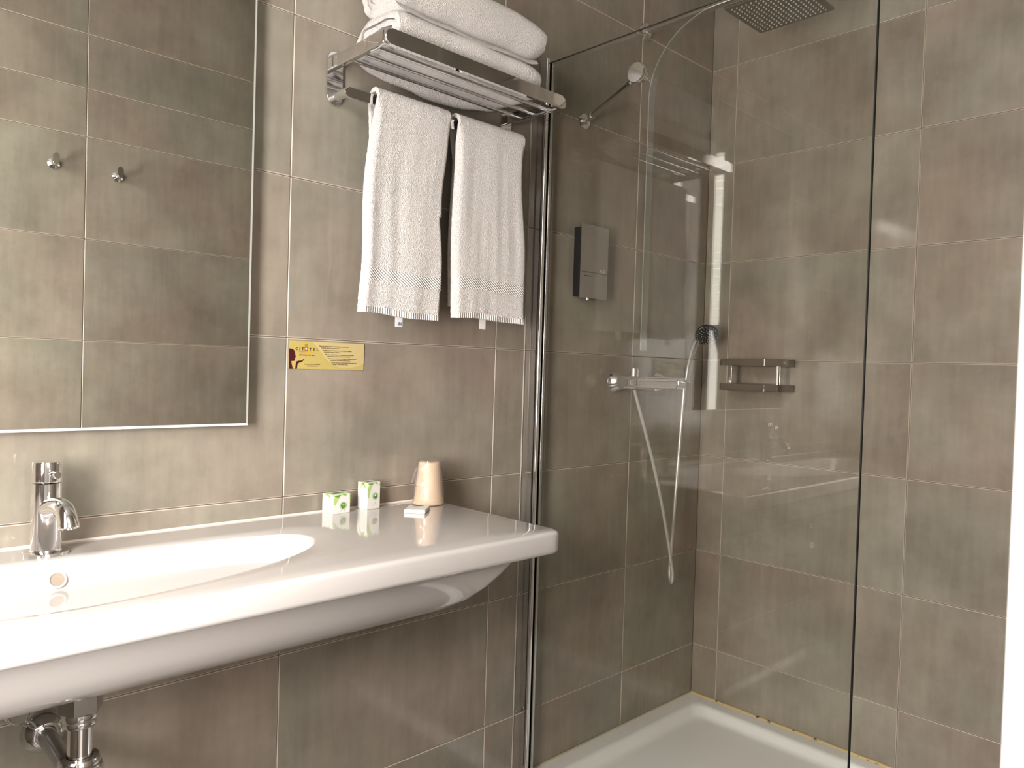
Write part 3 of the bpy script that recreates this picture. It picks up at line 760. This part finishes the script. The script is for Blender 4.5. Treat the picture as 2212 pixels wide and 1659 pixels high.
carton('soap_box', 'squat cubic white carton with green leaf print, left of the taller one on the vanity', (-0.507, -0.047, ZV), 0.10, 0.047, 0.038, 0.0425, False)
carton('soap_box', 'taller upright white carton with green leaf print and round emblem on the vanity', (-0.416, -0.042, ZV), 0.17, 0.0395, 0.032, 0.061, True)
sb_ = thing('soap_bar', 'thin flat white wrapped soap packet in front of the wrapped cup', 'soap', (-0.371, -0.122, ZV), -0.83)
bm = bmesh.new(); box(bm, (0, 0, 0), (0.0475, 0.060, 0.0092), 0.0018, 3); obj('wrapper', bm, M['card'], sb_)
bm = bmesh.new(); leaf(bm, arcp(.012, .040, .036, .046, .2), .004, (0, 0, .0092), X, Y, 0, .0003); leaf(bm, arcp(.014, .050, .034, .052, -.2), .003, (0, 0, .0092), X, Y, 0, .0003)
obj('printed_mark', bm, M['leaf_dark'], sb_, smooth=False)
cu = thing('wrapped_cup', 'peach plastic cup turned upside down in clear crinkled film on the vanity', 'cup', (-0.252, -0.055, ZV))
bm = bmesh.new(); prof = [(0.0335, 0.0005), (0.0365, 0.001), (0.0372, 0.004), (0.0366, 0.007), (0.0345, 0.008), (0.0356, 0.010), (0.0350, 0.014)]
prof += [(0.0340 - 0.0085 * i / 10, 0.017 + 0.081 * i / 10) for i in range(11)] + [(0.0245, 0.1000), (0.0225, 0.1010), (0.0, 0.1010)]
lathe(bm, prof, n=60)
for v in bm.verts:
    if 0.02 < v.co.z < 0.095:
        a = math.atan2(v.co.y, v.co.x); k = 1 + 0.010 * math.cos(a * 30); v.co.x *= k; v.co.y *= k
obj('cup', bm, M['cup'], cu)
bm = bmesh.new(); n_, hn = 72, 34; rg = []
for i in range(hn + 1):
    z_ = 0.0012 + 0.1035 * i / hn; base = 0.0385 - 0.0105 * i / hn
    ring = []
    for j in range(n_):
        a = 2 * PI * j / n_
        wv = noise.noise(Vector((math.cos(a) * 2.4 + z_ * 18, math.sin(a) * 2.4, z_ * 30))) * 0.0022 + abs(noise.noise(Vector((a * 3.2 + z_ * 55, z_ * 22, 4.0)))) * 0.0018
        r_ = base + wv + (0.004 * max(0, math.cos(a - PI * 1.05)) ** 10 * (0.5 + math.sin(i * 0.5)) if i > 14 else 0)
        ring.append(bm.verts.new((r_ * math.cos(a), r_ * math.sin(a), z_)))
    rg.append(ring)
for a, b in zip(rg, rg[1:]):
    for j in range(n_): bm.faces.new((a[j], a[(j + 1) % n_], b[(j + 1) % n_], b[j]))
tp = bm.verts.new((0, 0, 0.1035))
for j in range(n_): bm.faces.new((rg[-1][j], rg[-1][(j + 1) % n_], tp))
fl = Vector((-0.62, -0.60, 0)).normalized() * -1
f0 = Vector((-0.80, 0.60, 0)).normalized()
v1, v2, v3, v4 = [bm.verts.new(p) for p in (f0 * 0.029 + Z * 0.090, f0 * 0.034 + Z * 0.083, f0 * 0.043 + Z * 0.050, f0 * 0.039 + Z * 0.047)]
bm.faces.new((v1, v2, v3)); bm.faces.new((v1, v3, v4))
obj('clear_film', bm, M['film'], cu, angle=25)
for a, z_, w_, mt in ((2.55, 0.075, 0.006, 'purple'), (-0.35, 0.083, 0.007, 'grey_print')):
    bm = bmesh.new()
    k = 6; A = []; B = []
    for i in range(k + 1):
        aa = a - 0.22 + 0.44 * i / k; r_ = 0.0332 - 0.0085 * (z_ - 0.03) / 0.081 + 0.0022
        A.append(bm.verts.new((r_ * math.cos(aa), r_ * math.sin(aa), z_ - w_))); B.append(bm.verts.new((r_ * math.cos(aa), r_ * math.sin(aa), z_ + w_ * 0.7)))
    for i in range(k): bm.faces.new((A[i], A[i + 1], B[i + 1], B[i]))
    obj('film_print', bm, mat('faded_film_ink', (0.35, 0.27, 0.36) if mt == 'purple' else (0.42, 0.46, 0.42), 0.5), cu)

# ------------------------------------------------------------------ shower tray
ty = thing('shower_tray', 'white acrylic shower tray in the tiled corner behind the glass', 'shower tray', (0.58, -0.45, 0))
TX0, TX1, TY0, TY1 = 0.128, XB - 0.001, -0.905, -0.001
bm = bmesh.new(); loops = []
for ins, z_, r in ((0.0, 0.0, 0.004), (0.0, 0.036, 0.004), (0.004, 0.040, 0.006), (0.050, 0.040, 0.03), (0.058, 0.039, 0.035), (0.066, 0.034, 0.04), (0.078, 0.020, 0.045), (0.090, 0.013, 0.05), (0.105, 0.0115, 0.05), (0.30, 0.009, 0.05)):
    loops.append([bm.verts.new((p - 0.58, q + 0.45, z_)) for p, q in rrect(TX0 + ins, TY0 + ins, TX1 - ins, TY1 - ins, r, 8)])
for a, b in zip(loops, loops[1:]):
    for j in range(len(a)): bm.faces.new((a[j], a[(j + 1) % len(a)], b[(j + 1) % len(a)], b[j]))
bm.faces.new(loops[-1]); bm.faces.new(loops[0][::-1])
obj('tray_body', bm, M['acrylic'], ty, angle=50)
bm = bmesh.new(); pts = [(XB - 0.58 - 0.002, 0.449 - 0.9 * i / 60, 0.041 + 0.0012 * noise.noise(Vector((i * 0.9, 0, 0)))) for i in range(61)]
tube(bm, pts, [0.0045 + 0.0018 * noise.noise(Vector((i * 0.7, 3, 0))) for i in range(61)], 8); s1 = obj('stained_sealant', bm, M['mold'], ty); s1['label'] = 'yellowed silicone bead with black mould spots'
bm = bmesh.new(); tube(bm, [(TX0 - 0.58, 0.448, 0.041), (0.0, 0.448, 0.041), (XB - 0.58, 0.448, 0.041)], 0.0035, 8); obj('sealant_bead', bm, M['bead'], ty)

# ------------------------------------------------------------------ shower glass
gs = thing('shower_screen', 'frameless clear glass shower screen held by a chrome wall profile', 'shower screen', (XG, 0, 0.043))
bm = bmesh.new(); box(bm, (-0.003, -0.902, 0.004), (0.003, -0.018, 1.990))
pane = obj('glass_pane', bm, M['glass'], gs, smooth=False)
bm = bmesh.new(); box(bm, (-0.0032, -0.9045, 0.004), (0.0032, -0.9022, 1.992)); obj('free_edge', bm, M['glass_edge'], gs, smooth=False)
bm = bmesh.new(); box(bm, (-0.0030, -0.9020, 1.9902), (0.0030, -0.018, 1.9912)); obj('top_edge', bm, mat('brown_glass_edge', (0.05, 0.042, 0.035), 0.3), gs, smooth=False)
bm = bmesh.new()
box(bm, (-0.017, -0.032, 0.0), (-0.006, -0.0005, 2.000), 0.003, 3); obj('wall_profile', bm, M['chrome'], gs)
bm = bmesh.new(); box(bm, (0.0045, -0.030, 0.0), (0.014, -0.0005, 1.998), 0.002, 3); obj('inner_profile', bm, M['chrome_soft'], gs)
bm = bmesh.new(); box(bm, (-0.0055, -0.022, 0.0), (-0.0035, -0.0005, 1.995)); box(bm, (0.0035, -0.022, 0.0), (0.0042, -0.0005, 1.995)); obj('profile_gasket', bm, M['dark_rubber'], gs, smooth=False)
bm = bmesh.new()
pts = [(-0.0415 + 0.0012 * noise.noise(Vector((i * 0.55, 2, 1))), -0.0008, 0.02 + 1.9 * i / 70) for i in range(71)]
tube(bm, pts, [0.0017 + 0.0006 * noise.noise(Vector((i * 0.5, 7, 1))) for i in range(71)], 6); obj('wavy_line', bm, M['pvc'], gs)  # thin raised wavy line on the tiles beside the wall profile
bm = bmesh.new(); lathe(bm, [(0.0035, 0.0), (0.0035, 0.002), (0.0015, 0.003), (0.0, 0.0025)], (-0.031, -0.0003, 0.186), (0, -1, 0), 14); obj('screw', bm, M['chrome'], gs)
bm = bmesh.new(); box(bm, (-0.0035, -0.900, -0.002), (0.0035, -0.03, 0.0036)); obj('bottom_seal', bm, M['pvc'], gs, smooth=False)
# pale curved strip on the pane
def strip(yv, sgn, rz, ry, zb, wd, nm, m, ml):
    cy, cz = yv + sgn * ry, 1.987 - rz
    path = [(yv, zb), (yv, (zb + cz) / 2)] + [(cy - sgn * ry * math.cos(PI / 2 * i / 18), cz + rz * math.sin(PI / 2 * i / 18)) for i in range(19)]
    bm = bmesh.new(); O = []; I = []; K = []
    for i, (y, z_) in enumerate(path):
        t = min(1, max(0, (i - 1) / 18)); ww = wd * (1 - t ** 3)
        ny, nz = sgn * math.cos(PI / 2 * t), -math.sin(PI / 2 * t)
        O.append((y, z_)); I.append((y + ny * ww, z_ + nz * ww)); K.append((y + ny * 0.0018, z_ + nz * 0.0018))
    def ribbon(A, B, x0, x1, mt, name):
        bm = bmesh.new(); q = []
        for (a, b) in zip(A, B): q.append([bm.verts.new((x, p[0], p[1])) for x, p in ((x0, a), (x0, b), (x1, b), (x1, a))])
        for r0, r1 in zip(q, q[1:]):
            for j in range(4): bm.faces.new((r0[j], r0[(j + 1) % 4], r1[(j + 1) % 4], r1[j]))
        bm.faces.new(q[0]); bm.faces.new(q[-1][::-1])
        return obj(name, bm, mt, gs, smooth=False)
    ribbon(O, I, 0.0034, 0.0046, m, nm)
    if ml: ribbon(O, K, 0.0048, 0.0054, ml, 'strip_edge')
strip(-0.360, -1, 0.175, 0.182, 1.200, 0.020, 'curved_strip', M['strip'], M['strip_line'])
# stabiliser bar
bm = bmesh.new(); lathe(bm, [(0.0, -0.016), (0.0235, -0.016), (0.0255, -0.013), (0.0255, -0.006), (0.012, -0.004), (0.012, 0.004), (0.018, 0.004), (0.018, 0.010), (0.0, 0.010)], (0, -0.333, 1.882), (1, 0, 0), 36)
obj('clamp_disc', bm, M['chrome'], gs)
a, b = Vector((0.012, -0.315, 1.880)), Vector((0.175, -0.010, 1.880)); d = (b - a)
bm = bmesh.new(); tube(bm, [a, b], 0.0076, 18); obj('support_bar', bm, M['chrome'], gs)
bm = bmesh.new(); tube(bm, [a + d * 0.07, a + d * 0.115], 0.0096, 18); obj('bar_collar', bm, M['chrome'], gs)
bm = bmesh.new(); tube(bm, [a + d * 0.86, a + d * 0.905], 0.0096, 18); obj('bar_collar', bm, M['chrome'], gs)
bm = bmesh.new(); lathe(bm, [(0.023, 0.0), (0.0215, 0.004), (0.012, 0.007), (0.011, 0.014), (0.007, 0.016), (0.0, 0.016)], (0.177, -0.0004, 1.880), (0, -1, 0), 32); obj('wall_flange', bm, M['chrome'], gs)

# ------------------------------------------------------------------ soap dispenser
sd_ = thing('soap_dispenser', 'grey-fronted black wall dispenser on the tiles behind the shower glass', 'dispenser', (0.298, 0, 1.402))
bm = bmesh.new(); box(bm, (0, -0.030, 0.004), (0.122, -0.0005, 0.206), 0.003); obj('housing', bm, M['black'], sd_)
bm = bmesh.new(); prism(bm, [(0, 0)] + [(0.122 * i / 10, -0.004 * math.sin(PI * i / 10)) for i in range(1, 11)] + [(0.122, 0.0)], (0.0, -0.032, 0), X, Y, 0.001)
bm.free(); bm = bmesh.new()
g1, g2 = [], []
for i in range(13):
    u = i / 12; yy = -0.0305 - 0.0045 * math.sin(PI * u)
    g1.append((bm.verts.new((0.122 * u, yy, 0.0)), bm.verts.new((0.122 * u, yy, 0.214)))); g2.append((bm.verts.new((0.122 * u, yy + 0.002, 0.0)), bm.verts.new((0.122 * u, yy + 0.002, 0.214))))
for i in range(12):
    bm.faces.new((g1[i][0], g1[i + 1][0], g1[i + 1][1], g1[i][1])); bm.faces.new((g2[i][0], g2[i][1], g2[i + 1][1], g2[i + 1][0]))
    bm.faces.new((g1[i][1], g1[i + 1][1], g2[i + 1][1], g2[i][1])); bm.faces.new((g1[i][0], g2[i][0], g2[i + 1][0], g1[i + 1][0]))
for i in (0, 12): bm.faces.new((g1[i][0], g1[i][1], g2[i][1], g2[i][0]))
fp = obj('front_plate', bm, M['steel_grey'], sd_)
bm = bmesh.new(); box(bm, (0.001, -0.0362, 0.0755), (0.121, -0.0352, 0.0762)); box(bm, (0.014, -0.0346, 0.064), (0.046, -0.0338, 0.0655)); obj('engraved_line', bm, M['dark_rubber'], fp, smooth=False)
bm = bmesh.new(); box(bm, (0.084, -0.0353, 0.080), (0.093, -0.0345, 0.088)); box(bm, (0.097, -0.0353, 0.078), (0.105, -0.0340, 0.090)); obj('lock', bm, M['chrome'], fp, smooth=False)
bm = bmesh.new(); lathe(bm, [(0.006, 0.006), (0.005, -0.004), (0.0, -0.004)], (0.045, -0.020, 0.0), (0, 0, 1), 16); obj('nozzle', bm, M['chrome'], sd_)

# ------------------------------------------------------------------ shower mixer and hand shower
mx_ = thing('shower_mixer', 'chrome horizontal bar mixer on the shower wall', 'tap', (0.496, 0, 1.157))
def flange(x):
    bm = bmesh.new(); lathe(bm, [(0.034, 0.0), (0.0335, 0.004), (0.022, 0.026), (0.015, 0.030), (0.015, 0.05)], (x, -0.0005, 0), (0, -1, 0), 36); return obj('wall_flange', bm, M['chrome'], mx_)
flange(0.012); flange(0.24)
bm = bmesh.new(); lathe(bm, [(0.0, 0.0), (0.019, 0.0), (0.0205, 0.002), (0.0205, 0.215), (0.019, 0.217), (0.0, 0.217)], (0.020, -0.062, 0), (1, 0, 0), 40); obj('mixer_body', bm, M['chrome'], mx_)
bm = bmesh.new(); lathe(bm, [(0.0, 0.0), (0.0195, 0.0), (0.0212, 0.002), (0.0212, 0.045), (0.020, 0.047)], (-0.030, -0.062, 0), (1, 0, 0), 40); kb = obj('flow_handle', bm, M['chrome'], mx_)
bm = bmesh.new(); lathe(bm, [(0.0062, 0.0), (0.0072, 0.0), (0.0072, 0.0012), (0.0062, 0.0012)], (-0.008, -0.0828, 0), (0, -1, 0), 24); obj('flow_mark', bm, M['tag'], kb)
bm = bmesh.new(); lathe(bm, [(0.019, 0.0), (0.0212, 0.001), (0.0212, 0.045), (0.0195, 0.047), (0.0, 0.047)], (0.240, -0.062, 0), (1, 0, 0), 40); obj('heat_handle', bm, M['chrome'], mx_)
bm = bmesh.new(); lathe(bm, [(0.013, 0.0), (0.013, 0.024), (0.011, 0.026), (0.0, 0.026)], (0.030, -0.062, 0.018), (0, 0, 1), 24); obj('riser_outlet', bm, M['chrome'], mx_)
bm = bmesh.new(); tube(bm, [(0.298, -0.062, 0.004), (0.305, -0.078, 0.012)], 0.012, 16); obj('handset_holder', bm, M['chrome'], mx_)
hs_ = thing('hand_shower', 'round black-faced hand shower with silver hose hung at the mixer end', 'shower head', (0.79, -0.075, 1.165))
hd = Vector((0.850, -0.108, 1.322)); o_ = Vector(hs_.location)
nn = Vector((-0.50, -0.62, -0.60)).normalized()
bm = bmesh.new(); lathe(bm, [(0.0, -0.020), (0.020, -0.019), (0.034, -0.009), (0.0385, 0.0), (0.0380, 0.004), (0.0355, 0.006)], hd - o_, nn, 40); obj('head_shell', bm, M['black'], hs_)
bm = bmesh.new(); lathe(bm, [(0.0, 0.0062), (0.0350, 0.0058), (0.0360, 0.004)], hd - o_, nn, 40); fc = obj('spray_face', bm, M['black'], hs_)
bm = bmesh.new(); ux, uy = frame_of(nn)
for rr_, k in ((0.009, 6), (0.017, 11), (0.0255, 17), (0.0315, 21)):
    for i in range(k):
        a = 2 * PI * i / k + rr_ * 40
        lathe(bm, [(0.0013, 0.0), (0.0011, 0.0012), (0.0, 0.0012)], hd - o_ + nn * 0.006 + ux * rr_ * math.cos(a) + uy * rr_ * math.sin(a), nn, 6)
nz_ = obj('spray_nozzle', bm, M['silver_dot'], fc); nz_['kind'] = 'stuff'
bm = bmesh.new(); tube(bm, [(0.0, 0.0, -0.008), (0.012, 0.001, 0.045), (0.028, 0.002, 0.090), (0.045, 0.001, 0.122), (0.0605, -0.001, 0.143)], [0.0105, 0.0112, 0.0118, 0.013, 0.014], 18); obj('handle', bm, M['chrome_soft'], hs_)
pts = []
for i in range(60):
    s = i / 59
    if s < 0.46:
        q = s / 0.46; pts.append((0.528 + 0.198 * q + 0.012 * math.sin(PI * q), -0.062 - 0.030 * math.sin(PI * q * 0.5), 1.135 - 0.600 * q))
    elif s < 0.58:
        q = (s - 0.46) / 0.12 * PI; pts.append((0.726 + 0.019 * (1 - math.cos(q)), -0.092 + 0.019 * (1 - math.cos(q)), 0.535 - 0.036 * math.sin(q)))
    else:
        q = (s - 0.58) / 0.42; pts.append((0.764 + 0.026 * q, -0.054 - 0.016 * q, 0.535 + 0.622 * q))
bm = bmesh.new(); tube(bm, [Vector(p) - o_ for p in pts], 0.0052, 14); hz = obj('hose', bm, M['hose'], hs_); hz['label'] = 'silver flexible hose looping down and back'

# ------------------------------------------------------------------ rain shower head
rs = thing('rain_shower', 'square flat overhead rain shower with nozzle grid on a wall arm', 'shower head', (0.605, -0.455, 2.2))
bm = bmesh.new(); box(bm, (-0.103, -0.110, 0.0), (0.103, 0.110, 0.008), 0.002); obj('head_plate', bm, mat('dark_satin_metal', (0.30, 0.28, 0.25), 0.25, 1.0), rs)
bm = bmesh.new()
for i in range(13):
    for j in range(14):
        lathe(bm, [(0.0024, 0.0), (0.0020, -0.0022), (0.0, -0.0022)], (-0.086 + 0.0143 * i, -0.093 + 0.0143 * j, 0.0), (0, 0, 1), 6)
nz_ = obj('rubber_nozzle', bm, M['silver_dot'], rs); nz_['kind'] = 'stuff'
bm = bmesh.new(); tube(bm, [(0, 0.4545, 0.075), (0, 0.03, 0.075), (0, 0.008, 0.067), (0, 0.0, 0.045), (0, 0, 0.006)], 0.011, 16); obj('wall_arm', bm, M['chrome'], rs)
bm = bmesh.new(); lathe(bm, [(0.028, 0.0), (0.026, 0.006), (0.011, 0.009)], (0, 0.4546, 0.075), (0, -1, 0), 28); obj('wall_flange', bm, M['chrome'], rs)

# ------------------------------------------------------------------ corner basket on the right wall
sh = thing('shower_basket', 'two-tier flat-bar metal shower basket on the right shower wall', 'shelf', (XB, -0.24, 1.19))
dark_chrome = mat('dark_reflecting_chrome', (0.16, 0.13, 0.105), 0.3, 0.6)  # chrome bars; the dark reflection they show is put into the colour
y1, y0 = 0.104, -0.108
for nm, zc, yr in (('upper_frame', 0.042, -0.108), ('lower_frame', -0.040, -0.108)):
    bm = bmesh.new()
    for a, b in (((-0.106, yr, zc - 0.0115), (-0.102, y1, zc + 0.0115)), ((-0.008, yr, zc - 0.0115), (-0.004, y1, zc + 0.0115)), ((-0.106, y1 - 0.004, zc - 0.0115), (-0.004, y1, zc + 0.0115)), ((-0.106, yr, zc - 0.0115), (-0.004, yr + 0.004, zc + 0.0115))):
        box(bm, a, b, 0.0008)
    fr_ = obj(nm, bm, dark_chrome, sh)
    for k in range(5):
        bm = bmesh.new(); xx = -0.090 + 0.018 * k; tube(bm, [(xx, yr + 0.003, zc - 0.008), (xx, y1 - 0.003, zc - 0.008)], 0.0022, 8); obj('wire', bm, dark_chrome, fr_)
    bm = bmesh.new(); box(bm, (-0.1076, -0.058, zc - 0.0115), (-0.1062, -0.054, zc + 0.0115)); obj('bar_highlight', bm, M['chrome'], fr_, smooth=False)  # chrome sliver put in as the bright reflection on the bar
for yy in (0.068, -0.102):
    bm = bmesh.new(); box(bm, (-0.1045, yy - 0.006, -0.052), (-0.1025, yy + 0.006, 0.052), 0.0006); obj('upright', bm, M['chrome'], sh)
bm = bmesh.new(); prism(bm, rrect(-0.136, 0.030, -0.100, 0.054, 0.0115, 8), (-0.108, 0, 0), -Y * -1, Z, 0.004); obj('end_bracket', bm, dark_chrome, sh)
for v in sh.children[-1].data.vertices: pass
bm = bmesh.new(); lathe(bm, [(0.004, 0.0), (0.003, 0.002), (0.0, 0.0025)], (-0.1085, -0.124, 0.042), (-1, 0, 0), 14); obj('screw', bm, M['chrome'], sh)
for zc in (0.042, -0.040):
    bm = bmesh.new(); box(bm, (-0.0045, -0.04, zc - 0.010), (-0.0002, 0.04, zc + 0.010), 0.001); obj('wall_plate', bm, dark_chrome, sh)

# ------------------------------------------------------------------ robe hooks on the door wall, seen in the mirror
for x, z_, lab in ((-0.745, 1.812, 'chrome robe hook seen at the left of the mirror, left of the tile joint'), (-0.552, 1.806, 'chrome robe hook seen in the mirror, right of the tile joint')):
    hk = thing('robe_hook', lab, 'hook', (x, YF, z_), 0, 'robe hooks on the door wall')
    bm = bmesh.new(); lathe(bm, [(0.018, 0.0), (0.018, 0.003), (0.009, 0.010), (0.0075, 0.030), (0.0, 0.031)], (0, 0.0004, 0), (0, 1, 0), 28); obj('base', bm, M['chrome'], hk)
    bm = bmesh.new(); prism(bm, rrect(-0.0095, -0.010, 0.0095, 0.030, 0.0094, 8), (0, 0.030, 0), -X, Z, 0.007, 0.002); obj('peg', bm, M['chrome'], hk)
